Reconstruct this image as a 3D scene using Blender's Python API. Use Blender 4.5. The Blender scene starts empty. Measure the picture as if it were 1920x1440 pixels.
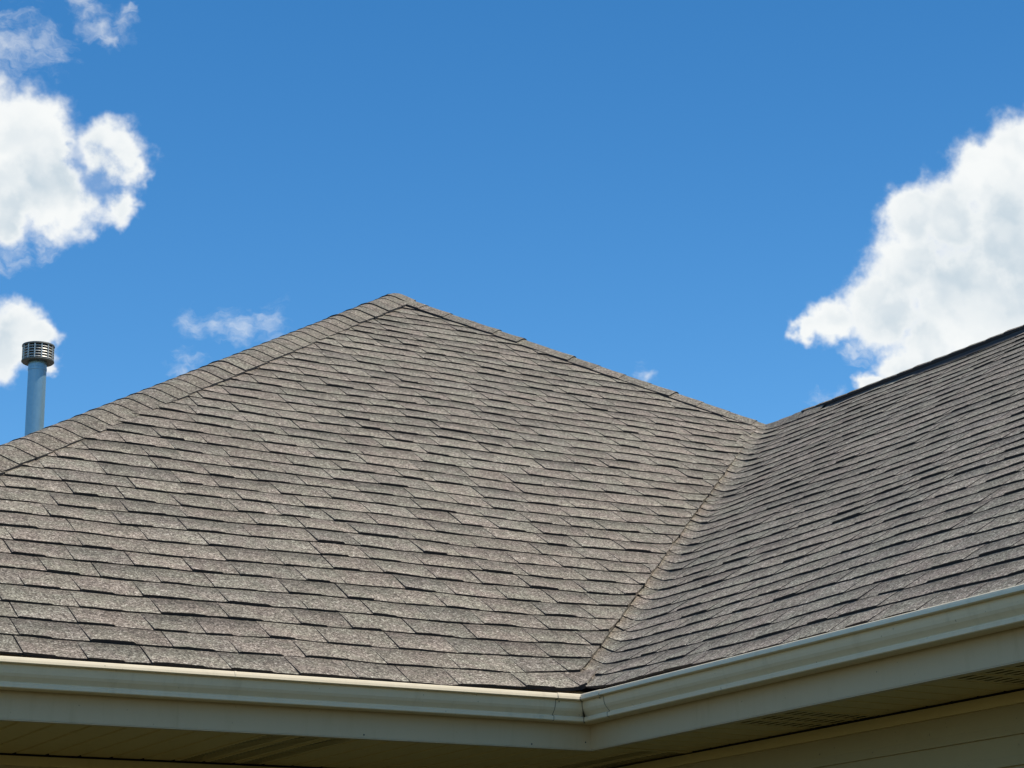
import bpy, math, random
import numpy as np
from mathutils import Vector, Matrix

random.seed(11)
rng = np.random.default_rng(11)
scene = bpy.context.scene
col = scene.collection
R_ = math.radians

# ------------------------------------------------------------------ camera
Z0 = 2.70                                     # height of the eaves above the lawn
CAM = np.array([-3.9974, -6.4374, -1.0897])   # relative to the inside corner of the eaves
RIGHT = np.array([0.869210478, -0.494218175, -0.014884230])
UP = np.array([-0.127267366, -0.252718520, 0.959133133])
FWD = np.array([0.477782547, 0.831794293, 0.282563430])
FPX = 3972.4
cam_d = bpy.data.cameras.new('camera')
cam = bpy.data.objects.new('camera', cam_d)
col.objects.link(cam)
cam.matrix_world = Matrix(((RIGHT[0], UP[0], -FWD[0], CAM[0]),
                           (RIGHT[1], UP[1], -FWD[1], CAM[1]),
                           (RIGHT[2], UP[2], -FWD[2], CAM[2] + Z0),
                           (0, 0, 0, 1)))
cam_d.sensor_width = 36.0
cam_d.sensor_fit = 'HORIZONTAL'
cam_d.lens = FPX / 1920 * 36
cam_d.clip_start = 0.1
cam_d.clip_end = 6000
scene.camera = cam

# ------------------------------------------------------------------ light
SUN_EL, SUN_TH = R_(64), R_(35)
L = np.array([math.cos(SUN_EL) * math.cos(SUN_TH), -math.cos(SUN_EL) * math.sin(SUN_TH), math.sin(SUN_EL)])
sun_d = bpy.data.lights.new('sun', 'SUN')
sun_d.energy = 3.6
sun_d.angle = R_(0.53)
sun_d.color = (1.0, 0.955, 0.875)
sun = bpy.data.objects.new('sun', sun_d)
col.objects.link(sun)
sun.location = (20, -14, 40)
sun.rotation_euler = Vector(L).to_track_quat('Z', 'Y').to_euler()

scene.view_settings.view_transform = 'Standard'
scene.view_settings.look = 'None'
scene.view_settings.exposure = 0.45
scene.view_settings.gamma = 1.0
scene.view_settings.use_curve_mapping = False


class NT:
    """small helper to write node trees"""
    def __init__(self, tree):
        self.t = tree
        self.n = tree.nodes
        self.n.clear()

    def new(self, typ, **kw):
        nd = self.n.new(typ)
        for k, v in kw.items():
            setattr(nd, k, v)
        return nd

    def put(self, sock, v):
        if hasattr(v, 'default_value') and hasattr(v, 'is_output'):
            self.t.links.new(v, sock)
        else:
            sock.default_value = v

    def math(self, op, a, b=0.0, c=0.0, clamp=False):
        nd = self.new('ShaderNodeMath', operation=op, use_clamp=clamp)
        for i, v in enumerate((a, b, c)):
            self.put(nd.inputs[i], v)
        return nd.outputs[0]

    def vmath(self, op, a, b=(0, 0, 0), s=None):
        nd = self.new('ShaderNodeVectorMath', operation=op)
        self.put(nd.inputs[0], a)
        if op not in ('NORMALIZE', 'LENGTH', 'SCALE'):
            self.put(nd.inputs[1], b)
        if s is not None:
            self.put(nd.inputs['Scale'], s)
        return nd.outputs['Value'] if op in ('LENGTH', 'DISTANCE', 'DOT_PRODUCT') else nd.outputs[0]

    def noise(self, vec, scale, detail=4, rough=0.5, out='Fac', dist=0.0):
        nd = self.new('ShaderNodeTexNoise')
        self.put(nd.inputs['Vector'], vec)
        nd.inputs['Scale'].default_value = scale
        nd.inputs['Detail'].default_value = detail
        nd.inputs['Roughness'].default_value = rough
        nd.inputs['Distortion'].default_value = dist
        return nd.outputs[out]

    def smooth(self, v, lo, hi, a=0.0, b=1.0):
        nd = self.new('ShaderNodeMapRange', interpolation_type='SMOOTHSTEP')
        self.put(nd.inputs['Value'], v)
        for k, x in (('From Min', lo), ('From Max', hi), ('To Min', a), ('To Max', b)):
            self.put(nd.inputs[k], x)
        return nd.outputs['Result']

    def mix(self, f, a, b, blend='MIX'):
        nd = self.new('ShaderNodeMix', data_type='RGBA', blend_type=blend)
        nd.clamp_factor = True
        self.put(nd.inputs[0], f)
        for s, v in ((nd.inputs[6], a), (nd.inputs[7], b)):
            if isinstance(v, tuple) and len(v) == 3:
                v = (*v, 1.0)
            self.put(s, v)
        return nd.outputs[2]

    def ramp(self, f, stops):
        nd = self.new('ShaderNodeValToRGB')
        self.put(nd.inputs[0], f)
        el = nd.color_ramp.elements
        while len(el) < len(stops):
            el.new(0.5)
        for e, (p, c) in zip(el, stops):
            e.position = p
            e.color = (*c, 1.0)
        return nd.outputs[0]


# ------------------------------------------------------------------ sky: Nishita air with fair-weather clouds
world = bpy.data.worlds.new('World')
scene.world = world
world.use_nodes = True
w = NT(world.node_tree)
sky = w.new('ShaderNodeTexSky', sky_type='NISHITA')
sky.sun_disc = False
sky.sun_elevation = SUN_EL
sky.sun_rotation = math.atan2(-math.cos(SUN_TH), -math.sin(SUN_TH))
sky.altitude = 300
sky.air_density = 1.0
sky.dust_density = 0.0
sky.ozone_density = 3.0
SKY_STRENGTH = 0.117

geo = w.new('ShaderNodeTexCoord')
dirv = geo.outputs['Generated']


def pxdir(x, y):
    d = FWD + RIGHT * (x - 960) / FPX - UP * (y - 720) / FPX
    return tuple((d / np.linalg.norm(d)).tolist())


# domain warp gives the cauliflower edges
n1 = w.noise(dirv, 26.0, 1, 0.5, 'Color')
n2 = w.noise(dirv, 90.0, 3, 0.55, 'Color')
warp = w.vmath('ADD', w.vmath('SCALE', w.vmath('SUBTRACT', n1, (0.5, 0.5, 0.5)), s=0.016),
               w.vmath('SCALE', w.vmath('SUBTRACT', n2, (0.5, 0.5, 0.5)), s=0.015))
dw = w.vmath('ADD', dirv, warp)


def field(blobs):
    acc = None
    for (x, y, r) in blobs:
        d = w.vmath('DISTANCE', dw, pxdir(x, y))
        f = w.math('MULTIPLY_ADD', d, -FPX / r, 1.0)
        acc = f if acc is None else w.math('SMOOTH_MAX', acc, f, 0.25)
    return acc


body = [(45, 245, 92), (-20, 300, 130), (75, 335, 105), (205, 290, 72), (232, 318, 44), (120, 388, 80), (215, 392, 46),
        (20, 392, 74), (-60, 220, 110), (30, 622, 66), (82, 628, 46), (5, 660, 60), (88, 662, 38),
        (1915, 310, 105), (1850, 330, 85), (1900, 440, 150), (1775, 410, 88), (1705, 425, 72), (1700, 510, 95),
        (1800, 560, 140), (1640, 560, 66), (1570, 598, 56), (1515, 614, 34), (1660, 596, 76), (1900, 600, 150),
        (1740, 660, 70), (1690, 692, 58), (1640, 722, 34), (1990, 500, 170), (2000, 330, 130)]
thin = [(45, 86, 74), (0, 92, 72), (85, 88, 52), (112, 100, 34), (20, 115, 40), (158, 8, 34), (175, 30, 36), (198, 55, 34), (210, 72, 26), (234, 48, 28), (245, 30, 20),
        (372, 600, 36), (410, 606, 28), (450, 614, 46), (505, 612, 46), (352, 668, 36), (340, 690, 24), (30, 462, 44), (90, 448, 38), (1560, 748, 34),
        (1200, 708, 28), (1610, 655, 34), (-20, 480, 46)]
holes = [(190, 330, 52), (205, 362, 34), (150, 312, 28), (262, 300, 16)]
fb = w.noise(dirv, 100.0, 5, 0.55)
Fb = field(body)
Fh = field(holes)
fz = w.math('SUBTRACT', fb, 0.5)
Fbn = w.math('ADD', Fb, w.math('MULTIPLY', fz, 0.60))
a_body = w.math('POWER', w.smooth(Fbn, -0.10, 0.46), 1.25)
a_hole = w.smooth(w.math('ADD', Fh, w.math('MULTIPLY', fz, 2.0)), -0.1, 0.9, 0.0, 0.85)
a_body = w.math('MULTIPLY', a_body, w.math('SUBTRACT', 1.0, a_hole))
Ft = field(thin)
strand = w.new('ShaderNodeMapping')
strand.inputs['Rotation'].default_value = (0.0, 0.5, 0.4)
strand.inputs['Scale'].default_value = (0.55, 0.55, 1.5)
w.put(strand.inputs['Vector'], dw)
fs = w.noise(strand.outputs[0], 110.0, 5, 0.62)
a_thin = w.smooth(w.math('ADD', Ft, w.math('MULTIPLY', w.math('SUBTRACT', fs, 0.55), 2.2)), -0.15, 1.5, 0.0, 0.62)
# the rest of the sky, out of the frame, carries the same kind of scattered cumulus
away = w.smooth(w.vmath('DISTANCE', dirv, pxdir(960, 640)), 0.36, 0.55)
gen = w.noise(dirv, 5.0, 5, 0.58)
a_gen = w.math('MULTIPLY', w.smooth(gen, 0.57, 0.66, 0.0, 0.95), away)
alpha = w.math('MAXIMUM', w.math('MAXIMUM', a_body, a_thin), a_gen)
# relief of the billows: brighter towards the sun, greyer away from it and in the thick bellies
sd = (RIGHT * 0.55 + UP * 0.85) * 0.0065
b0 = w.noise(dw, 30.0, 2, 0.45)
b1 = w.noise(w.vmath('ADD', dw, tuple(sd.tolist())), 30.0, 2, 0.45)
relief = w.smooth(w.math('SUBTRACT', b1, b0), -0.10, 0.12)
belly = field([(1790, 500, 150), (1900, 430, 120), (1700, 590, 110), (1890, 540, 120), (10, 400, 95), (60, 330, 60), (-10, 640, 70), (120, 330, 60)])
belly = w.smooth(belly, 0.0, 0.8)
rim = w.smooth(Fbn, 0.20, 0.75)
shade = w.math('MULTIPLY', rim, w.math('ADD', w.math('MULTIPLY', relief, 0.42), w.math('MULTIPLY', belly, 0.55)), clamp=True)
ccol = w.mix(shade, (5.85, 6.0, 6.0), (3.55, 4.2, 4.7))
skyc = w.new('ShaderNodeHueSaturation')
skyc.inputs['Hue'].default_value = 0.498
skyc.inputs['Saturation'].default_value = 1.325
skyc.inputs['Value'].default_value = 1.0
w.t.links.new(sky.outputs[0], skyc.inputs['Color'])
skymix = w.mix(alpha, skyc.outputs[0], ccol)
bg = w.new('ShaderNodeBackground')
w.t.links.new(skymix, bg.inputs['Color'])
bg.inputs['Strength'].default_value = SKY_STRENGTH
wo = w.new('ShaderNodeOutputWorld')
w.t.links.new(bg.outputs[0], wo.inputs['Surface'])
world.cycles.sampling_method = 'MANUAL'
world.cycles.sample_map_resolution = 1024


# ------------------------------------------------------------------ materials
def material(name):
    m = bpy.data.materials.new(name)
    m.use_nodes = True
    nt = NT(m.node_tree)
    out = nt.new('ShaderNodeOutputMaterial')
    b = nt.new('ShaderNodeBsdfPrincipled')
    nt.t.links.new(b.outputs[0], out.inputs[0])
    return m, nt, b


def bump(nt, b, h, strength, dist):
    bp = nt.new('ShaderNodeBump')
    bp.inputs['Strength'].default_value = strength
    bp.inputs['Distance'].default_value = dist
    nt.put(bp.inputs['Height'], h)
    nt.t.links.new(bp.outputs[0], b.inputs['Normal'])


def shingle_material():
    m, nt, b = material('asphalt_granules')
    pos = nt.new('ShaderNodeNewGeometry').outputs['Position']
    vor = nt.new('ShaderNodeTexVoronoi')
    nt.put(vor.inputs['Vector'], pos)
    vor.inputs['Scale'].default_value = 230
    sep = nt.new('ShaderNodeSeparateColor')
    nt.t.links.new(vor.outputs['Color'], sep.inputs[0])
    vor2 = nt.new('ShaderNodeTexVoronoi')
    nt.put(vor2.inputs['Vector'], pos)
    vor2.inputs['Scale'].default_value = 95
    sep2 = nt.new('ShaderNodeSeparateColor')
    nt.t.links.new(vor2.outputs['Color'], sep2.inputs[0])
    grain = nt.math('ADD', nt.math('MULTIPLY', sep.outputs[0], 0.72), nt.math('MULTIPLY', sep2.outputs[0], 0.28))
    c = nt.ramp(grain, [(0.0, (0.034, 0.028, 0.023)), (0.26, (0.102, 0.083, 0.062)), (0.55, (0.186, 0.158, 0.122)),
                        (0.80, (0.305, 0.262, 0.203)), (1.0, (0.56, 0.50, 0.41))])
    att = nt.new('ShaderNodeAttribute')
    att.attribute_name = 'tint'
    sepa = nt.new('ShaderNodeSeparateColor')
    nt.t.links.new(att.outputs['Color'], sepa.inputs[0])
    # blends of granule colour from tab to tab: redder brown, olive grey, charcoal
    blend = nt.ramp(sepa.outputs[0], [(0.0, (0.93, 0.93, 0.93)), (0.35, (1.0, 1.0, 0.97)), (0.6, (1.02, 0.985, 0.965)),
                                      (0.85, (1.025, 0.99, 0.98)), (1.0, (0.97, 0.99, 0.96))])
    c = nt.mix(1.0, c, blend, 'MULTIPLY')
    hue = nt.smooth(nt.noise(pos, 11.0, 3, 0.6), 0.38, 0.62)
    c = nt.mix(1.0, c, nt.mix(hue, (1.02, 0.98, 0.97), (0.98, 1.0, 0.955)), 'MULTIPLY')
    val = nt.math('MULTIPLY_ADD', sepa.outputs[1], 0.20, 0.90)
    blot = nt.noise(pos, 9.0, 4, 0.6)
    big = nt.noise(pos, 0.9, 3, 0.5)
    val = nt.math('MULTIPLY', val, nt.math('MULTIPLY_ADD', blot, 0.36, 0.82))
    val = nt.math('MULTIPLY', val, nt.math('MULTIPLY_ADD', big, 0.34, 0.83))
    # colour darkens from the butt towards the head of each tab, broken and uneven
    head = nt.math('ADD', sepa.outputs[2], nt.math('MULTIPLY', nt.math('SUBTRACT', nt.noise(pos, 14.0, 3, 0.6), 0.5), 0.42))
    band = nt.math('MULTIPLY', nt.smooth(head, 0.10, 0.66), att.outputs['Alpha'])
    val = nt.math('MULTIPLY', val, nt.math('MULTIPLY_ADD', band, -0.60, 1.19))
    hsv = nt.new('ShaderNodeHueSaturation')
    nt.put(hsv.inputs['Color'], c)
    nt.put(hsv.inputs['Value'], val)
    nt.t.links.new(hsv.outputs[0], b.inputs['Base Color'])
    b.inputs['Roughness'].default_value = 0.93
    b.inputs['Specular IOR Level'].default_value = 0.25
    bump(nt, b, sep.outputs[1], 0.55, 0.0016)
    return m


def painted(name, colr, rough=0.42, dirt=0.12, streak=True):
    m, nt, b = material(name)
    pos = nt.new('ShaderNodeNewGeometry').outputs['Position']
    mp = nt.new('ShaderNodeMapping')
    mp.inputs['Scale'].default_value = (1.0, 1.0, 0.12) if streak else (1, 1, 1)
    nt.put(mp.inputs['Vector'], pos)
    n = nt.noise(mp.outputs[0], 22.0, 5, 0.65)
    n2 = nt.noise(pos, 120.0, 2, 0.5)
    n3 = nt.noise(pos, 3.0, 4, 0.6)
    f = nt.math('MULTIPLY', nt.math('MULTIPLY', nt.smooth(n, 0.48, 0.78), nt.smooth(n3, 0.35, 0.65)), dirt * 3)
    c = nt.mix(f, colr, tuple(x * y for x, y in zip(colr, (0.60, 0.56, 0.48))))
    c = nt.mix(nt.math('MULTIPLY', n3, 0.16), c, tuple(x * y for x, y in zip(colr, (0.7, 0.72, 0.7))))
    spot = nt.smooth(nt.noise(pos, 70.0, 1, 0.5), 0.76, 0.80)
    c = nt.mix(nt.math('MULTIPLY', spot, 0.6), c, (0.12, 0.10, 0.07))
    c = nt.mix(nt.math('MULTIPLY', n2, 0.08), c, (0.2, 0.18, 0.14))
    nt.put(b.inputs['Base Color'], c)
    nt.put(b.inputs['Roughness'], nt.math('MULTIPLY_ADD', n, 0.2, rough - 0.1))
    b.inputs['Specular IOR Level'].default_value = 0.25
    bump(nt, b, nt.noise(pos, 4.0, 3, 0.55), 0.5, 0.008)
    return m


def metal(name, colr, rough, metallic):
    m, nt, b = material(name)
    pos = nt.new('ShaderNodeNewGeometry').outputs['Position']
    n = nt.noise(pos, 40.0, 4, 0.6)
    c = nt.mix(n, tuple(x * 0.86 for x in colr), tuple(min(1, x * 1.12) for x in colr))
    nt.put(b.inputs['Base Color'], c)
    b.inputs['Metallic'].default_value = metallic
    nt.put(b.inputs['Roughness'], nt.math('MULTIPLY_ADD', n, 0.2, rough - 0.1))
    return m


def plain(name, colr, rough=0.8, var=0.15, scale=30.0):
    m, nt, b = material(name)
    pos = nt.new('ShaderNodeNewGeometry').outputs['Position']
    n = nt.noise(pos, scale, 4, 0.6)
    nt.put(b.inputs['Base Color'], nt.mix(n, tuple(x * (1 - var) for x in colr), tuple(x * (1 + var) for x in colr)))
    b.inputs['Roughness'].default_value = rough
    return m


def lawn_material():
    m, nt, b = material('lawn')
    pos = nt.new('ShaderNodeNewGeometry').outputs['Position']
    n = nt.noise(pos, 0.6, 6, 0.6)
    n2 = nt.noise(pos, 45.0, 4, 0.7)
    c = nt.ramp(n, [(0.3, (0.060, 0.054, 0.013)), (0.55, (0.088, 0.070, 0.018)), (0.75, (0.12, 0.088, 0.03))])
    nt.put(b.inputs['Base Color'], nt.mix(n2, c, nt.mix(0.6, c, (0.02, 0.03, 0.01))))
    b.inputs['Roughness'].default_value = 0.95
    bump(nt, b, n2, 0.8, 0.03)
    return m


M_SH = shingle_material()
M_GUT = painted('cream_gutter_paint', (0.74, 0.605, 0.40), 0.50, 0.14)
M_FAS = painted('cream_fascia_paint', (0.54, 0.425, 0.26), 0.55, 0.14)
M_SOF = painted('tan_soffit_vinyl', (0.60, 0.46, 0.20), 0.5, 0.08, False)
M_SID = painted('tan_siding_vinyl', (0.42, 0.33, 0.165), 0.5, 0.08, False)
M_EDGE = plain('cut_asphalt_edge', (0.030, 0.027, 0.027), 0.95)
M_FELT = plain('black_felt', (0.022, 0.021, 0.022), 0.9)
M_VENT = plain('black_vent_plastic', (0.016, 0.017, 0.019), 0.55)
M_PIPE = metal('blue_grey_galvanised_pipe', (0.23, 0.38, 0.45), 0.32, 0.45)
M_CAP = metal('weathered_aluminium_cap', (0.52, 0.50, 0.44), 0.45, 0.55)
M_CAPD = metal('dark_weathered_cap', (0.14, 0.14, 0.12), 0.5, 0.5)
M_NAIL = plain('dark_nail', (0.05, 0.05, 0.04), 0.5)
M_SEAL = plain('grey_sealant', (0.17, 0.15, 0.11), 0.7)
M_LAWN = lawn_material()


# ------------------------------------------------------------------ object helpers
def mesh_obj(name, verts, faces, mat, parent=None, smooth=False, tint=None, edge=None):
    me = bpy.data.meshes.new(name)
    v = np.asarray(verts, dtype=float).copy()
    v[:, 2] += Z0
    me.from_pydata(v.tolist(), [], [list(map(int, f)) for f in faces])
    me.materials.append(mat)
    if edge is not None:
        me.materials.append(M_EDGE)
        me.polygons.foreach_set('material_index', np.asarray(edge, dtype=np.int32))
    if smooth:
        me.shade_smooth()
    if tint is not None:
        a = me.color_attributes.new('tint', 'FLOAT_COLOR', 'POINT')
        t = np.asarray(tint, dtype=np.float32)
        if t.ndim == 1:
            t = np.tile(t, (len(v), 1))
        a.data.foreach_set('color', t.ravel())
    me.update()
    o = bpy.data.objects.new(name, me)
    col.objects.link(o)
    if parent is not None:
        o.parent = parent
    return o


class Build:
    def __init__(self):
        self.v, self.f = [], []

    def box(self, lo, hi):
        (x0, y0, z0), (x1, y1, z1) = lo, hi
        n = len(self.v)
        self.v += [(x0, y0, z0), (x1, y0, z0), (x1, y1, z0), (x0, y1, z0), (x0, y0, z1), (x1, y0, z1), (x1, y1, z1), (x0, y1, z1)]
        self.f += [[n + i for i in q] for q in ((0, 3, 2, 1), (4, 5, 6, 7), (0, 1, 5, 4), (1, 2, 6, 5), (2, 3, 7, 6), (3, 0, 4, 7))]
        return self

    def quad(self, *pts):
        n = len(self.v)
        self.v += list(pts)
        self.f.append([n + i for i in range(len(pts))])
        return self

    def ring(self, cx, cy, prof, seg=40, closed=False):
        """lathe of (radius, z) points about a vertical axis"""
        n = len(self.v)
        k = len(prof)
        for i in range(seg):
            a = 2 * math.pi * i / seg
            for r, z in prof:
                self.v.append((cx + r * math.cos(a), cy + r * math.sin(a), z))
        for i in range(seg):
            j = (i + 1) % seg
            for q in range(k if closed else k - 1):
                q2 = (q + 1) % k
                self.f.append([n + i * k + q, n + j * k + q, n + j * k + q2, n + i * k + q2])
        return self

    def obj(self, name, mat, parent, smooth=False):
        return mesh_obj(name, self.v, self.f, mat, parent, smooth)


# ------------------------------------------------------------------ ground
gb = Build()
gb.quad((-900, -900, -Z0), (900, -900, -Z0), (900, 900, -Z0), (-900, 900, -Z0))
ground = gb.obj('ground', M_LAWN, None)
ground['kind'] = 'structure'
ground['label'] = 'mown green lawn around the house'

# ------------------------------------------------------------------ the house
house = bpy.data.objects.new('house', None)
col.objects.link(house)
house['label'] = 'single-storey house with brown shingled hip roof, cream gutters and tan siding'
house['category'] = 'house'

P = 0.64533                       # roof pitch, rise over run
W, D = 3.45464, 3.36281           # ridge offset and hip offset from the inside corner
CC = 1 / math.hypot(1, P)
AX, AY = W - D / 2, W + D / 2     # plan position of the apex
ZF = -0.2151                      # underside of the fascia
YEND = -5.2                       # far end of the right wing
LV = math.sqrt(2 + P * P)
V3 = np.array([1, 1, P]) / LV
VS, VT = 1 / LV, 1 / (CC * LV)
WS, WT = -1 / (CC * LV), 1 / LV
WA3 = np.array([WS, WT * CC, WT * CC * P])
WB3 = WA3[[1, 0, 2]]
NA = np.array([0, -P, 1]) * CC
NB = NA[[1, 0, 2]]
SAG = 0.0072                      # the wing's ridge drops slightly towards the gable
RV = 0.05                        # rounding of the valley


def wav(s, t):
    return (0.0030 * np.sin(2.1 * s + 1.3 * t + 0.4) + 0.0022 * np.sin(4.7 * s - 2.9 * t + 1.0)
            + 0.0012 * np.sin(11.0 * s + 6.0 * t) + 0.0020 * np.sin(0.9 * s - 3.7 * t))


def slope_map(s, t, h, side):
    """in-plane coordinates (along the eave, up the slope, height) to a point; bends over the valley"""
    s, t, h = (np.asarray(q, float) for q in (s, t, h))
    a = s * VS + t * VT
    b = s * WS + t * WT
    rt = np.sqrt(b * b + RV * RV)
    bp, bm = (rt + b) / 2, (rt - b) / 2
    far = np.clip(b / 0.6, 0, 1)                  # leave the open slope exactly planar
    bp = bp * (1 - far) + b * far
    bm = bm * (1 - far)
    wn = ((1 + b / rt) / 2)[..., None]
    pt = a[..., None] * V3 + bp[..., None] * WA3 + bm[..., None] * WB3
    n = NA * wn + NB * (1 - wn)
    n = n / np.linalg.norm(n, axis=-1, keepdims=True)
    sag = 0.0 if side == 0 else -SAG * np.clip(W - s, 0, 20) * np.clip(t / (W / CC), 0, 1.1)
    pt = pt + n * (h + wav(s + (7 if side else 0), t) + sag * CC)[..., None]
    return pt if side == 0 else pt[..., [1, 0, 2]]


def to_px(pt):
    q = pt - CAM
    z = q @ FWD
    return 960 + FPX * (q @ RIGHT) / z, 720 - FPX * (q @ UP) / z


CUT = 0.054


rowph = rng.uniform(0, 6.28, (2, 64, 3))


def make_tab(side, k, s0, a, b_, E, E0, smin, smax, tcap):
    """one shingle tab: a thick laminated tooth followed by the single-layer field beside it"""
    t0 = E0 + k * E + rng.normal(0, 0.0018)
    ph = rowph[side, k % 64]
    lift = max(0.0, rng.normal(0.0006, 0.0010))
    T2 = (0.0088 if side == 0 else 0.0074) + rng.normal(0, 0.0010) + lift
    T1 = (0.0048 if side == 0 else 0.0044) + rng.normal(0, 0.0007) + lift * 0.6
    tl = np.array([0.0, 0.45, 0.9, 1.22]) * E
    tap = rng.normal(0.004, 0.005)
    slump = rng.uniform(0.45, 1.0)
    gap = 0.0015 if side == 0 else 0.0009
    V, F, X, G = [], [], [], []
    for part in (0, 1):
        sa = s0 + gap if part == 0 else s0 + a
        sb = s0 + a if part == 0 else s0 + a + b_ - gap
        near = (sb * WS + t0 * WT) < 0.7
        nc = max(2, int(math.ceil((sb - sa) / (0.035 if near else 0.06)))) + 1
        u = np.linspace(0, 1, nc)
        if part == 0:
            u = np.unique(np.concatenate([u[(u > 0.12) & (u < 0.86)], [0.0, 0.05, 0.93, 1.0]]))
            nc = len(u)
        n = len(V)
        S = np.empty((nc, 4)); TT = np.empty((nc, 4)); H = np.empty((nc, 4))
        for j in range(4):
            d = tap * j / 3
            lo = sa - (d if part == 0 else -d)
            hi = sb + (d if part == 0 else -d * 0 - 0.0)
            S[:, j] = lo + (hi - lo) * u
            TT[:, j] = t0 + tl[j]
            if part == 0:      # the tooth: full thickness that dies away sideways
                f = np.interp(u, [0, 0.05, 0.93, 1.0], [0.7, 1.0, slump, 0.05])
                Tu = T1 + (T2 - T1) * f
            else:
                Tu = np.full(nc, T1)
            H[:, j] = (Tu, Tu * 0.62 + 0.0006, Tu * 0.26 + 0.0004, np.full(nc, -0.0035))[j]
        # ragged butt line
        TT[:, 0] += 0.0042 * np.sin(2.3 * S[:, 0] + ph[0]) + 0.0022 * np.sin(5.1 * S[:, 0] + ph[1]) + 0.0020 * np.sin(7 * S[:, 0] + k * 1.7) + 0.0015 * np.sin(23 * S[:, 0] + k * 4.1) + rng.normal(0, 0.0008, nc)
        H[:, 0] += rng.normal(0, 0.0004, nc)
        TT = np.minimum(TT, tcap)
        raw_lo, raw_hi = S[:, 0].min(), S[:, 0].max()
        for j in range(4):
            S[:, j] = np.clip(S[:, j], smin(TT[:, j]), smax(TT[:, j]))
        if (S.max(0) - S.min(0)).max() < 0.004:
            continue
        Bd = S * WS + TT * WT
        if side == 0:
            H = H + 0.0050 * np.exp(-np.clip(Bd - CUT, 0, 9) / 0.16)
            TT[:, :1] += 0.009 * np.exp(-np.clip(Bd[:, :1] - CUT, 0, 9) / 0.4) * np.sin(13 * S[:, :1] + 2.3 * k)
        else:
            H = np.where(Bd < 0.02, H * 0.8 - 0.002, H)
        top = slope_map(S, TT, H, side)
        bot = slope_map(S[:, 0], TT[:, 0] + 0.0015, np.full(nc, -0.0035), side)
        sl = slope_map(S[[0, -1]], TT[[0, -1]], np.full((2, 4), -0.0045), side)
        for i in range(nc):
            for j in range(4):
                V.append(top[i, j])
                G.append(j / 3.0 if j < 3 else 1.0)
        nb = len(V)
        V += list(bot)
        G += [0.0] * nc
        ns = len(V)
        V += list(sl[0]) + list(sl[1])
        G += [0.0] * 8
        flip = side == 1

        def face(*q, cut=0):
            F.append(list(q[::-1]) if flip else list(q))
            X.append(cut)
        for i in range(nc - 1):
            for j in range(3):
                face(n + i * 4 + j, n + (i + 1) * 4 + j, n + (i + 1) * 4 + j + 1, n + i * 4 + j + 1)
            face(nb + i, nb + i + 1, n + (i + 1) * 4, n + i * 4, cut=1)
        for j in range(3):
            face(ns + j, n + j, n + j + 1, ns + j + 1, cut=1)
            e = n + (nc - 1) * 4
            face(e + j, ns + 4 + j, ns + 4 + j + 1, e + j + 1)
    if not V:
        return None
    V = np.array(V)
    x, y = to_px(V)
    cx, cy = x.mean(), y.mean()
    vis = 0.0
    if -20 < cx < 1940 and -20 < cy < 1460:
        vis = (x.max() - x.min()) * (y.max() - y.min())
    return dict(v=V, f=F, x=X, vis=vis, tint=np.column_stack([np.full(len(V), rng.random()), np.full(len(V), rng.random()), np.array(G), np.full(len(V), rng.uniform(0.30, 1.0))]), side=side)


cap0 = lambda t: (-0.004 - t * WT) / WS


def tabs_for(side, E, E0, kmax, s_lo, smin, smax, tcap):
    out = []
    for k in range(kmax):
        t = E0 + k * E
        lo = max(s_lo, float(smin(np.array([t - 0.02]))[0]) - 0.3)
        hi = float(smax(np.array([t]))[0]) + 0.15
        s = lo - rng.uniform(0, 0.25)
        while s < hi:
            a = rng.uniform(0.095, 0.185)
            b_ = rng.uniform(0.055, 0.145)
            d = make_tab(side, k, s, a, b_, E, E0, smin, cap0 if side == 0 and k == 0 else smax, tcap)
            if d:
                out.append(d)
            s += a + b_
    return out


E_A, E_B = 0.143, 0.1215
tA = AY / CC
tB = W / CC
capA = lambda t: np.minimum((CUT - t * WT) / WS, 2 * W - t * CC + 0.01)
lowA = lambda t: t * CC - D
capB = lambda t: (-0.105 - t * WT) / WS
lowB = lambda t: np.full_like(np.asarray(t, float), YEND)
all_tabs = tabs_for(0, E_A, -0.037, int(tA / E_A) + 1, -9, lowA, capA, tA) \
    + tabs_for(1, E_B, -0.037, int(tB / E_B) + 1, YEND, lowB, capB, tB - 0.01)
order = sorted(range(len(all_tabs)), key=lambda i: -all_tabs[i]['vis'])
single = set(order[:300])

# decks: the four planes under the shingles
dk = 0.022


def deck(name, pts, label):
    b = Build()
    n = len(pts)
    b.v += [tuple(p) for p in pts] + [(p[0], p[1], p[2] - 0.018) for p in pts]
    b.f += [list(range(n)), list(range(2 * n - 1, n - 1, -1))] + [[i, n + i, n + (i + 1) % n, (i + 1) % n] for i in range(n)]
    o = b.obj(name, M_FELT, house)
    o['label'] = label
    return o


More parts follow.
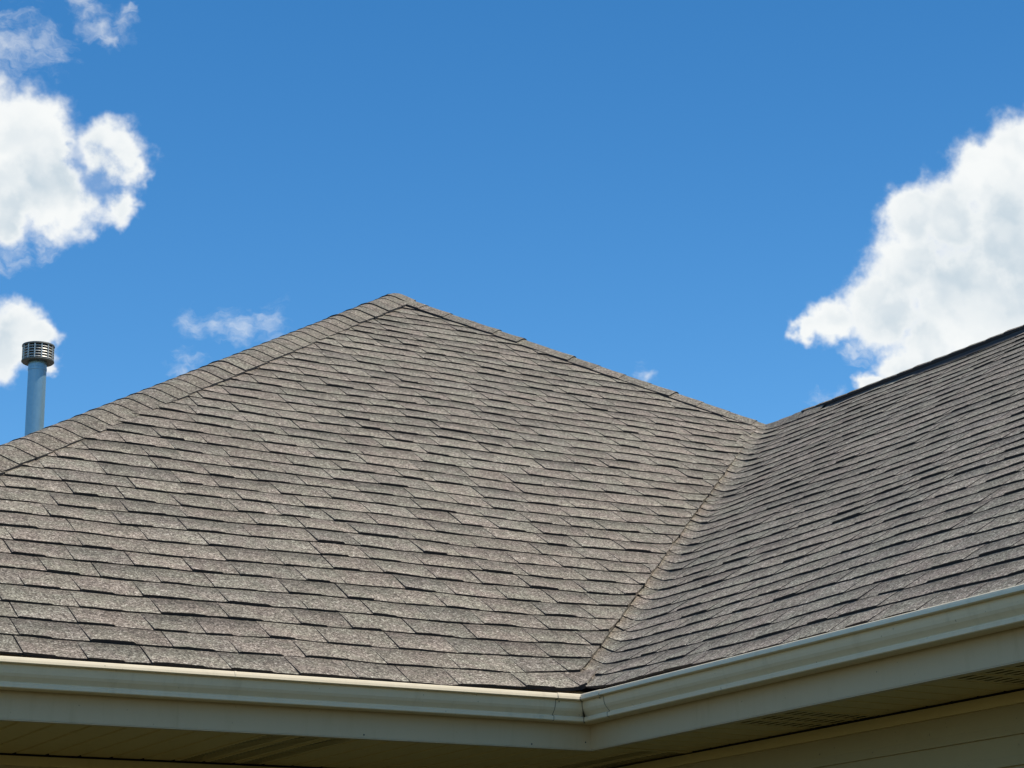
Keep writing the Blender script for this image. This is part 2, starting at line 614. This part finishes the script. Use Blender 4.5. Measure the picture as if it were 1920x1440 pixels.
zA = P * AY
zB = P * W
ov = 0.03
slopeA = deck('roof_slope', [(-D - ov, -ov, -P * ov - dk), (0 - ov, -ov, -P * ov - dk), (W, W, zB - dk), (AX, AY, zA - dk)],
              'hip-end roof slope facing the eave, lit by the sun')
slopeB = deck('roof_slope', [(-ov, YEND, -P * ov - dk - 0.004), (W, YEND, zB - dk - 0.03 - SAG * (W - YEND)), (W, W, zB - dk - 0.03), (-ov, -ov, -P * ov - dk - 0.004)],
              'roof slope of the right wing, rising to the vented ridge')
YB = 11.0
slopeC = deck('roof_slope', [(-D - ov, YB, -P * ov - dk), (-D - ov, -ov, -P * ov - dk), (AX, AY, zA - dk), (AX, YB, zA - dk)],
              'far side roof slope behind the left hip')
slopeD = deck('roof_slope', [(2 * W + ov, YEND, -P * ov - dk), (2 * W + ov, YB, -P * ov - dk), (AX, YB, zA - dk), (AX, AY, zA - dk), (W, W, zB - dk), (W, YEND, zB - dk - SAG * (W - YEND))],
              'rear roof slope behind the ridge')
for s_ in (slopeC, slopeD):
    s_.data.materials[0] = M_SH

for side, par in ((0, slopeA), (1, slopeB)):
    RV_, RF_, RT_, RX_ = [], [], [], []
    for i, d in enumerate(all_tabs):
        if d['side'] != side:
            continue
        if i in single:
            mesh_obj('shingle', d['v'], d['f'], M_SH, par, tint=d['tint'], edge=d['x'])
        else:
            n = len(RV_)
            RV_ += list(d['v'])
            RF_ += [[n + q for q in f] for f in d['f']]
            RX_ += d['x']
            RT_ += list(d['tint'])
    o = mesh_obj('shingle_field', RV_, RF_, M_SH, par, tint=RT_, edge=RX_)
    o['kind'] = 'stuff'
    o['label'] = 'smaller brown-grey shingles farther up the slope'


# ------------------------------------------------------------------ hip and ridge caps
NC = np.array([-P, 0, 1]) * CC
nrm = lambda v: np.asarray(v, float) / np.linalg.norm(v)


def cap_piece(name, par, base, along, d1, n1, d2, n2, e0, E, half, rise, rr=0.05, thick=0.005, endlift=0.0):
    """folded cap shingle over a crest: base + along*e, drooping along d1 and d2"""
    nl = 13
    l = np.linspace(-half, half, nl)
    el = np.array([0.0, 0.5, 1.0, 1.22]) * E + e0
    hp = np.array([thick, thick * 0.66, thick * 0.34, -0.002])
    rt = np.sqrt(l * l + rr * rr)
    p1, p2 = (rt + l) / 2, (rt - l) / 2
    wn = ((1 + l / rt) / 2)[:, None]
    n = n1 * wn + n2 * (1 - wn)
    n /= np.linalg.norm(n, axis=1, keepdims=True)
    sk = rng.normal(0, 0.003)
    lj = rng.normal(0, 0.0035)
    comp = np.abs((d1 + d2) @ nrm(n1 + n2)) * rr / 2 * np.exp(-(l / (1.6 * rr)) ** 2) * 0.85
    tops = np.empty((nl, 4, 3)); under = np.empty((nl, 4, 3))
    for j in range(4):
        e = el[j] + sk * l / half + (0.003 * np.cos(l / half * 2.5) if j == 0 else 0)
        q = base + np.outer(e, along) + np.outer(p1 * (1 + lj * 4), d1) + np.outer(p2 * (1 + lj * 4), d2)
        edge = (np.abs(l) / half) ** 3
        hh = rise + hp[j] + (rng.uniform(0, 0.0022) + endlift) * (1 if j == 0 else 0.4) - 0.0045 * edge + comp
        tops[:, j] = q + n * np.reshape(hh, (-1, 1))
        under[:, j] = q + n * np.reshape(rise - 0.008 - 0.006 * edge + comp, (-1, 1))
    V = list(tops.reshape(-1, 3))
    nb = len(V)
    V += list(under[:, 0])
    ns = len(V)
    V += list(under[0]) + list(under[-1])
    F, X = [], []
    for i in range(nl - 1):
        for j in range(3):
            F.append([i * 4 + j, (i + 1) * 4 + j, (i + 1) * 4 + j + 1, i * 4 + j + 1]); X.append(0)
        F.append([nb + i, nb + i + 1, (i + 1) * 4, i * 4]); X.append(1)
    for j in range(3):
        F.append([ns + j, j, j + 1, ns + j + 1])
        e = (nl - 1) * 4
        F.append([e + j, ns + 4 + j, ns + 5 + j, e + j + 1])
        X += [1, 1]
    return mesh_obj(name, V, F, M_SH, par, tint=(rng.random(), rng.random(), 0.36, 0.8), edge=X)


def crest(name, base, along, d1, d2, length, label, w_=0.12):
    """felt strip under the caps, the parent of the caps"""
    b = Build()
    c0, c1 = base, base + along * length
    up = np.array([0, 0, 0.004])
    b.quad(c0 + up, c1 + up, c1 + d1 * w_ + up, c0 + d1 * w_ + up)
    b.quad(c1 + up, c0 + up, c0 + d2 * w_ + up, c1 + d2 * w_ + up)
    o = b.obj(name, M_FELT, house)
    o['label'] = label
    return o


ND = np.array([P, 0, 1]) * CC
# left hip: from the eave corner (-D,0,0) up to the apex, planes A and C
h0 = np.array([-D, 0, 0.0]); hv = nrm([1, 1, P]); hl = np.linalg.norm(np.array([AX, AY, zA]) - h0)
dA = nrm(np.cross(hv, NA)); dA = dA if dA[0] > 0 else -dA
dC = nrm(np.cross(hv, NC)); dC = dC if dC[1] > 0 else -dC
hipL = crest('hip', h0, hv, dA, dC, hl, 'hip line of folded cap shingles climbing to the apex from the left')
e = -0.02
while e < hl - 0.08:
    cap_piece('hip_cap', hipL, h0, hv, dA, NA, dC, NC, e, 0.146, 0.145, 0.016, endlift=0.003 if rng.random() < 0.08 else 0)
    e += 0.146
# right hip: from the valley head (W,W) up to the apex, planes A and D
g0 = np.array([W, W, zB]); gv = nrm([-1, 1, P]); gl = np.linalg.norm(np.array([AX, AY, zA]) - g0)
dA2 = nrm(np.cross(gv, NA)); dA2 = dA2 if dA2[0] < 0 else -dA2
dD = nrm(np.cross(gv, ND)); dD = dD if dD[1] > 0 else -dD
hipR = crest('hip', g0, gv, dA2, dD, gl, 'hip line of cap shingles falling from the apex to the valley head')
e = -0.10
while e < gl - 0.10:
    cap_piece('hip_cap', hipR, g0, gv, dA2, NA, dD, ND, e, 0.175, 0.145, 0.016, endlift=0.006 if rng.random() < 0.15 else 0)
    e += 0.175
# ridge of the right wing, from the valley head towards the gable
rv_ = nrm([0, -1.0, -SAG])
dB = nrm(np.array([-1, 0, -P])); dD2 = nrm(np.array([1, 0, -P]))
YV = 3.03                                       # the vent starts here
ridge = crest('ridge', g0, rv_, dB, dD2, W - YEND, 'level ridge of the right wing with a dark vent under its caps')
r0 = np.array([W, W, zB])
e = -0.12
while e < W - YV + 0.03:
    cap_piece('ridge_cap', ridge, r0, rv_, dB, NB, dD2, ND, e, 0.143, 0.145, 0.017)
    e += 0.143
vent = Build()
vw = 0.058
for yy0, yy1 in ((YV, -1.0), (-1.0, YEND)):
    a0 = np.array([W, yy0, zB - SAG * (W - yy0)]); a1 = np.array([W, yy1 + 0.002, zB - SAG * (W - yy1)])
    q = []
    for a in (a0, a1):
        q.append([a + np.array([-vw, 0, -vw * P - 0.002]), a + np.array([-vw, 0, -0.004]), a + np.array([0, 0, 0.016]),
                  a + np.array([vw, 0, -0.004]), a + np.array([vw, 0, -vw * P - 0.002])])
    n = len(vent.v)
    vent.v += q[0] + q[1]
    vent.f += [[n + i, n + i + 1, n + 6 + i, n + 5 + i] for i in range(4)] + [[n + 4, n + 3, n + 2, n + 1, n], [n + 5, n + 6, n + 7, n + 8, n + 9]]
vo = vent.obj('ridge_vent', M_VENT, ridge)
vo['label'] = 'black plastic ridge vent strip'
dV1, dV2 = nrm([-1, 0, -0.36]), nrm([1, 0, -0.36])
nV1, nV2 = nrm([-0.36, 0, 1]), nrm([0.36, 0, 1])
e = W - YV - 0.01
while e < W - YEND - 0.1:
    cap_piece('ridge_cap', ridge, r0, rv_, dV1, nV1, dV2, nV2, e, 0.143, 0.064, 0.019, rr=0.03)
    e += 0.143
# the hidden main ridge behind the apex
m0 = np.array([AX, AY, zA]); mv = np.array([0, 1.0, 0])
ridge2 = crest('ridge', m0, mv, dB, dD2, YB - AY, 'main ridge running back from the apex')
e = 0.0
while e < 1.2:
    cap_piece('ridge_cap', ridge2, m0, mv, dB, NC, dD2, ND, e, 0.16, 0.145, 0.016)
    e += 0.16


# ------------------------------------------------------------------ eaves: fascia, gutter, soffit
def extrude(name, prof, p_from, p_to, mat, smooth=True, thick=0.0012, off=0.0):
    """profile of (outward, z) swept between two stations; each station maps (o) to (x, y)"""
    V, F = [], []
    pr = np.array(prof, float)
    d = np.gradient(pr, axis=0)
    nn = np.stack([d[:, 1], -d[:, 0]], 1)
    nn /= np.linalg.norm(nn, axis=1, keepdims=True) + 1e-12
    outer = pr + nn * off
    inner = pr + nn * (off - thick)
    loop = np.concatenate([outer, inner[::-1]])
    for st in (p_from, p_to):
        for o, z in loop:
            x, y = st(o)
            V.append((x, y, z))
    k = len(loop)
    for i in range(k):
        j = (i + 1) % k
        F.append([i, j, k + j, k + i])
    F.append(list(range(k - 1, -1, -1)))
    F.append(list(range(k, 2 * k)))
    return mesh_obj(name, V, F, mat, house, smooth=False)


# K-style gutter, from the back flange round the bottom and the ogee to the rolled lip
prof = [(0.004, -0.034), (0.004, -0.127), (0.0610, -0.1290), (0.0660, -0.1285), (0.0692, -0.1262), (0.0694, -0.1145),
        (0.0665, -0.1128), (0.0585, -0.1120), (0.0590, -0.1085), (0.0655, -0.1015), (0.0730, -0.0935), (0.0785, -0.0845),
        (0.0812, -0.0745), (0.0824, -0.0640), (0.0826, -0.0580), (0.0970, -0.0577), (0.1022, -0.0550), (0.1000, -0.0470),
        (0.0970, -0.0400), (0.0935, -0.0372), (0.0870, -0.0370), (0.0850, -0.0440)]
XL = -6.5
lowA_ = lambda x: (lambda o: (x, -o))
lowB_ = lambda y: (lambda o: (-o, y))
mit = lambda o: (-o, -o)
JA, JB = -0.191, -0.223
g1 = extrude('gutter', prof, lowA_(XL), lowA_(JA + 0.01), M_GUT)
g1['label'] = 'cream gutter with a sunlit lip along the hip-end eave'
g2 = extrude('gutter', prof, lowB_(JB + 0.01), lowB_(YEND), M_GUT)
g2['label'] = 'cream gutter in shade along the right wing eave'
gc = extrude('gutter_corner', prof, lowA_(JA), mit, M_GUT, off=0.0016)
gc['label'] = 'inside corner piece joining the two gutters'
gc2 = extrude('gutter_corner', prof, mit, lowB_(JB), M_GUT, off=0.0016)
gc2['label'] = 'inside corner piece joining the two gutters'
# sealant bead in the mitre and at both joints
sp = [(o - 0.001, z) for o, z in prof[2:18]]
for nm, st in (('sealant_bead', lambda o: (-o - 0.0022, -o)), ):
    o_ = extrude(nm, sp, st, lambda o: (-o + 0.0012, -o - 0.0030), M_SEAL, off=0.0030, thick=0.002)
    o_.parent = gc
o_ = extrude('sealant_bead', sp, lowA_(JA - 0.0022), lowA_(JA + 0.0006), M_SEAL, off=0.0019, thick=0.002); o_.parent = gc
o_ = extrude('sealant_bead', sp, lowB_(JB + 0.0006), lowB_(JB - 0.0022), M_SEAL, off=0.0019, thick=0.002); o_.parent = gc2
# a slip joint in the lip
o_ = extrude('slip_joint', prof[14:20], lowA_(-1.40), lowA_(-1.392), M_GUT, off=0.0012); o_.parent = g1


def disc(name, c, nrm_, r, mat, par):
    n_ = Vector(nrm_).normalized()
    q = n_.to_track_quat('Z', 'Y')
    V, F = [], []
    k = 8
    for zz, rr in ((0, r), (r * 0.45, r * 0.75)):
        for i in range(k):
            a = 2 * math.pi * i / k
            V.append(Vector(c) + q @ Vector((rr * math.cos(a), rr * math.sin(a), zz)))
    F = [[i, (i + 1) % k, k + (i + 1) % k, k + i] for i in range(k)] + [list(range(k, 2 * k))]
    return mesh_obj(name, [tuple(v) for v in V], F, mat, par)


disc('rivet', (-0.182, -0.0905, -0.066), (0, -1, -0.3), 0.0028, M_NAIL, gc)
disc('rivet', (-0.0905, -0.213, -0.064), (-1, 0, -0.3), 0.0028, M_NAIL, gc2)

# fascia boards, wrapped in aluminium
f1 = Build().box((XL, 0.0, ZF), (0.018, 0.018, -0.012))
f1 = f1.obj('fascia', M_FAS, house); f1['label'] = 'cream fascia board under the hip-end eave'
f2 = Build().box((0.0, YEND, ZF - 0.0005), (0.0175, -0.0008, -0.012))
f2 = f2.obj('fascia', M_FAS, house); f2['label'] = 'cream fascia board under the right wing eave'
for nm, lo, hi in (('fascia_lip', (XL, 0.0012, ZF - 0.0035), (0.02, 0.03, ZF - 0.0005)),
                   ('fascia_lip', (0.0012, YEND, ZF - 0.0040), (0.03, -0.003, ZF - 0.0010))):
    o_ = Build().box(lo, hi).obj(nm, M_FAS, f1 if lo[0] == XL else f2)
for c, par, nn_ in (((-0.892, -0.0003, -0.205), f1, (0, -1, 0)), ((-0.243, -0.0003, -0.206), f1, (0, -1, 0)), ((-0.022, -0.0003, -0.190), f1, (0, -1, 0))):
    disc('nail', c, nn_, 0.0032, M_NAIL, par)
# drip edge flashing, behind the gutter
de = Build().box((XL, -0.024, -0.046), (-0.026, -0.0215, -0.030)).obj('drip_edge', M_VENT, house)
de2 = Build().box((-0.024, YEND, -0.046), (-0.0215, -0.026, -0.030)).obj('drip_edge', M_VENT, house)

# soffits: vinyl panels of three narrow boards, every third panel perforated
BW = 0.118
ZS = ZF + 0.010
DA_, DB_ = 0.960, 0.430                 # depth of the two overhangs


def soffit_panel(par, start, end, l0, l1, vented, swap, amax=99.0):
    """boards of width BW from `start`, running from l0 to l1 across the overhang"""
    b = Build()
    pt = (lambda a, l, z: (l, a, z)) if swap else (lambda a, l, z: (a, l, z))
    nbd = 3
    for i in range(nbd):
        a0 = start + i * BW
        a1 = a0 + BW
        if a1 > amax:
            break
        gA, gB = a0 + 0.008, a1 - 0.008
        for (x0, z0, x1, z1) in ((a0, ZS + 0.022, gA, ZS), (gB, ZS, a1, ZS + 0.022)):
            b.quad(pt(x0, l0, z0), pt(x0, l1, z0), pt(x1, l1, z1), pt(x1, l0, z1))
        if not vented:
            b.quad(pt(gA, l0, ZS), pt(gA, l1, ZS), pt(gB, l1, ZS), pt(gB, l0, ZS))
        else:
            m0, m1 = a0 + 0.022, a1 - 0.022
            b.quad(pt(gA, l0, ZS), pt(gA, l1, ZS), pt(m0, l1, ZS), pt(m0, l0, ZS))
            b.quad(pt(m1, l0, ZS), pt(m1, l1, ZS), pt(gB, l1, ZS), pt(gB, l0, ZS))
            l = l0
            pitch = 0.034
            while l < l1:
                e1 = min(l + pitch * 0.56, l1)
                b.quad(pt(m0, l, ZS), pt(m0, e1, ZS), pt(m1, e1, ZS), pt(m1, l, ZS))
                l += pitch
    o = b.obj('soffit_panel', M_SOF, par)
    if vented:
        o['label'] = 'perforated vent panel of the soffit'
    return o


def soffit_base(x0, y0, x1, y1, label):
    b = Build()
    b.box((x0, y0, ZS + 0.028), (x1, y1, ZS + 0.034))
    o = b.obj('soffit', M_FELT, house)
    o['label'] = label
    return o


sofA = soffit_base(XL, 0.022, DB_, DA_, 'tan soffit under the deep hip-end overhang, in deep shade')
sofB = soffit_base(0.022, YEND, DB_, -0.0, 'tan soffit of narrow boards under the right wing eave')
PW = 3 * BW
vA0 = -1.205
n = -15
while True:
    st = vA0 + n * PW
    if st > DB_:
        break
    if st > XL:
        soffit_panel(sofA, st, st + PW, 0.019, DA_ - 0.011, n % 4 == 0, False, DB_ + 0.09)
    n += 1
Build().box((0.019, -0.024, ZS - 0.003), (DB_ - 0.012, 0.0185, ZS + 0.006)).obj('soffit_joint', M_SOF, sofB)
vB0 = -1.085
for n in range(-11, 3):
    st = vB0 + n * PW
    if st + PW < 0.02 + 0.06 and st > YEND:
        soffit_panel(sofB, st, st + PW, 0.019, DB_ - 0.011, n % 3 == 0, True)


# ------------------------------------------------------------------ walls
def wall_part(label, core_lo, core_hi):
    o = Build().box(core_lo, core_hi).obj('wall', M_FELT, house)
    o['label'] = label
    return o


wallA = wall_part('tan sided wall set back under the deep overhang', (XL + 0.3, DA_ + 0.012, -Z0), (DB_ + 0.1, DA_ + 0.14, ZS + 0.028))
wallB = wall_part('tan sided wall of the right wing', (DB_ + 0.012, YEND, -Z0), (DB_ + 0.14, DA_, ZS + 0.028))
for k in range(29):
    zt = ZF - 0.030 - k * 0.090
    zb = max(zt - 0.090, -Z0 + 0.02)
    for par, swap in ((wallA, False), (wallB, True)):
        lo, hi = (XL + 0.3, DB_ - 0.002) if not swap else (YEND, DA_ - 0.016)
        d0 = DA_ if not swap else DB_
        pt = (lambda a, o, z: (a, d0 - o, z)) if not swap else (lambda a, o, z: (d0 - o, a, z))
        b = Build()
        q = [(-0.010, zt + 0.012), (0.000, zt + 0.001), (0.0065, zt - 0.060), (0.0125, zb + 0.004), (0.0120, zb), (-0.002, zb)]
        for i in range(len(q) - 1):
            (o0, z0), (o1, z1) = q[i], q[i + 1]
            b.quad(pt(lo, o0, z0), pt(hi, o0, z0), pt(hi, o1, z1), pt(lo, o1, z1))
        b.obj('siding_board', M_SID, par)
    if zb <= -Z0 + 0.021:
        break
for par, swap in ((wallA, False), (wallB, True)):
    d0 = DA_ if not swap else DB_
    if not swap:
        Build().box((XL + 0.3, d0 - 0.016, ZF - 0.032), (DB_ - 0.018, d0 + 0.012, ZF + 0.002)).obj('frieze_trim', M_SOF, par)
    else:
        Build().box((d0 - 0.016, YEND, ZF - 0.032), (d0 + 0.012, DA_ - 0.002, ZF + 0.002)).obj('frieze_trim', M_SOF, par)
# gable end and far walls close the volume
gbl = Build()
gbl.quad((DB_ + 0.1, YEND + 0.05, -Z0), (2 * W - 0.4, YEND + 0.05, -Z0), (2 * W - 0.4, YEND + 0.05, ZS), (2 * W - 0.02, YEND + 0.05, -0.03), (W, YEND + 0.05, zB - 0.10), (0.03, YEND + 0.05, -0.03), (DB_ + 0.1, YEND + 0.05, ZS))
gbl.obj('gable_wall', M_SID, house)
far = Build()
far.quad((2 * W - 0.4, YEND + 0.05, -Z0), (2 * W - 0.4, YB - 0.1, -Z0), (2 * W - 0.4, YB - 0.1, -0.03), (2 * W - 0.4, YEND + 0.05, -0.03))
far.quad((2 * W - 0.4, YB - 0.1, -Z0), (-D + 0.4, YB - 0.1, -Z0), (-D + 0.4, YB - 0.1, -0.03), (AX, YB - 0.1, zA - 0.05), (2 * W - 0.4, YB - 0.1, -0.03))
far.quad((-D + 0.4, YB - 0.1, -Z0), (-D + 0.4, DA_ + 0.14, -Z0), (-D + 0.4, DA_ + 0.14, -0.03), (-D + 0.4, YB - 0.1, -0.03))
far.obj('rear_wall', M_SID, house)

# ------------------------------------------------------------------ flue pipe with a louvred cap
PX, PY = -0.2985, 5.895
pb = Build()
zc = P * (PX + D)
pb.ring(PX, PY, [(0.0562, zc - 0.25), (0.0562, 2.79)], 40)
pipe = pb.obj('flue_pipe', M_PIPE, house, smooth=True)
pipe['label'] = 'blue-grey metal flue pipe with a louvred cap behind the hip'
Build().ring(PX, PY, [(0.0564, 2.752), (0.0580, 2.750), (0.0580, 2.735), (0.0564, 2.733)], 40).obj('pipe_band', M_PIPE, pipe)
Build().ring(PX, PY, [(0.057, zc + 0.16), (0.12, zc + 0.10), (0.12, zc + 0.095)], 32).obj('storm_collar', M_CAPD, pipe)
zb_, zt_ = 2.781, 2.893
Build().ring(PX, PY, [(0.054, zb_ + 0.012), (0.072, zb_ + 0.005), (0.094, zb_ + 0.004), (0.1005, zb_ + 0.010), (0.1000, zb_ + 0.016), (0.092, zb_ + 0.018), (0.054, zb_ + 0.020)], 44).obj('cap_base', M_CAPD, pipe)
Build().ring(PX, PY, [(0.0005, zt_ + 0.016), (0.070, zt_ + 0.013), (0.099, zt_ + 0.005), (0.1005, zt_ - 0.003), (0.0985, zt_ - 0.006), (0.090, zt_ - 0.002), (0.0005, zt_)], 44).obj('cap_lid', M_CAPD, pipe)
Build().ring(PX, PY, [(0.062, zb_ + 0.015), (0.062, zt_ + 0.001)], 32).obj('cap_core', M_VENT, pipe)
nl = 5
for i in range(nl):
    z = zb_ + 0.021 + i * 0.0172
    Build().ring(PX, PY, [(0.0955, z), (0.0965, z + 0.0015), (0.0900, z + 0.0105), (0.0840, z + 0.0125), (0.0835, z + 0.0110), (0.0885, z + 0.0090)], 44, True).obj('louver', M_CAP, pipe)
for i in range(14):
    a = 2 * math.pi * (i + 0.35) / 14
    ca, sa = math.cos(a), math.sin(a)
    b = Build()
    pts = []
    for z in (zb_ + 0.017, zt_ + 0.001):
        for (r, tw) in ((0.088, -0.004), (0.0972, -0.0035), (0.0972, 0.0035), (0.088, 0.004)):
            pts.append((PX + r * ca - tw * sa, PY + r * sa + tw * ca, z))
    b.v = pts
    b.f = [[0, 1, 5, 4], [1, 2, 6, 5], [2, 3, 7, 6], [3, 0, 4, 7], [3, 2, 1, 0], [4, 5, 6, 7]]
    b.obj('rib', M_CAP, pipe)

scene.render.engine = 'CYCLES'
scene.cycles.max_bounces = 8
scene.cycles.diffuse_bounces = 5
scene.cycles.use_denoising = True
print('tabs', len(all_tabs))
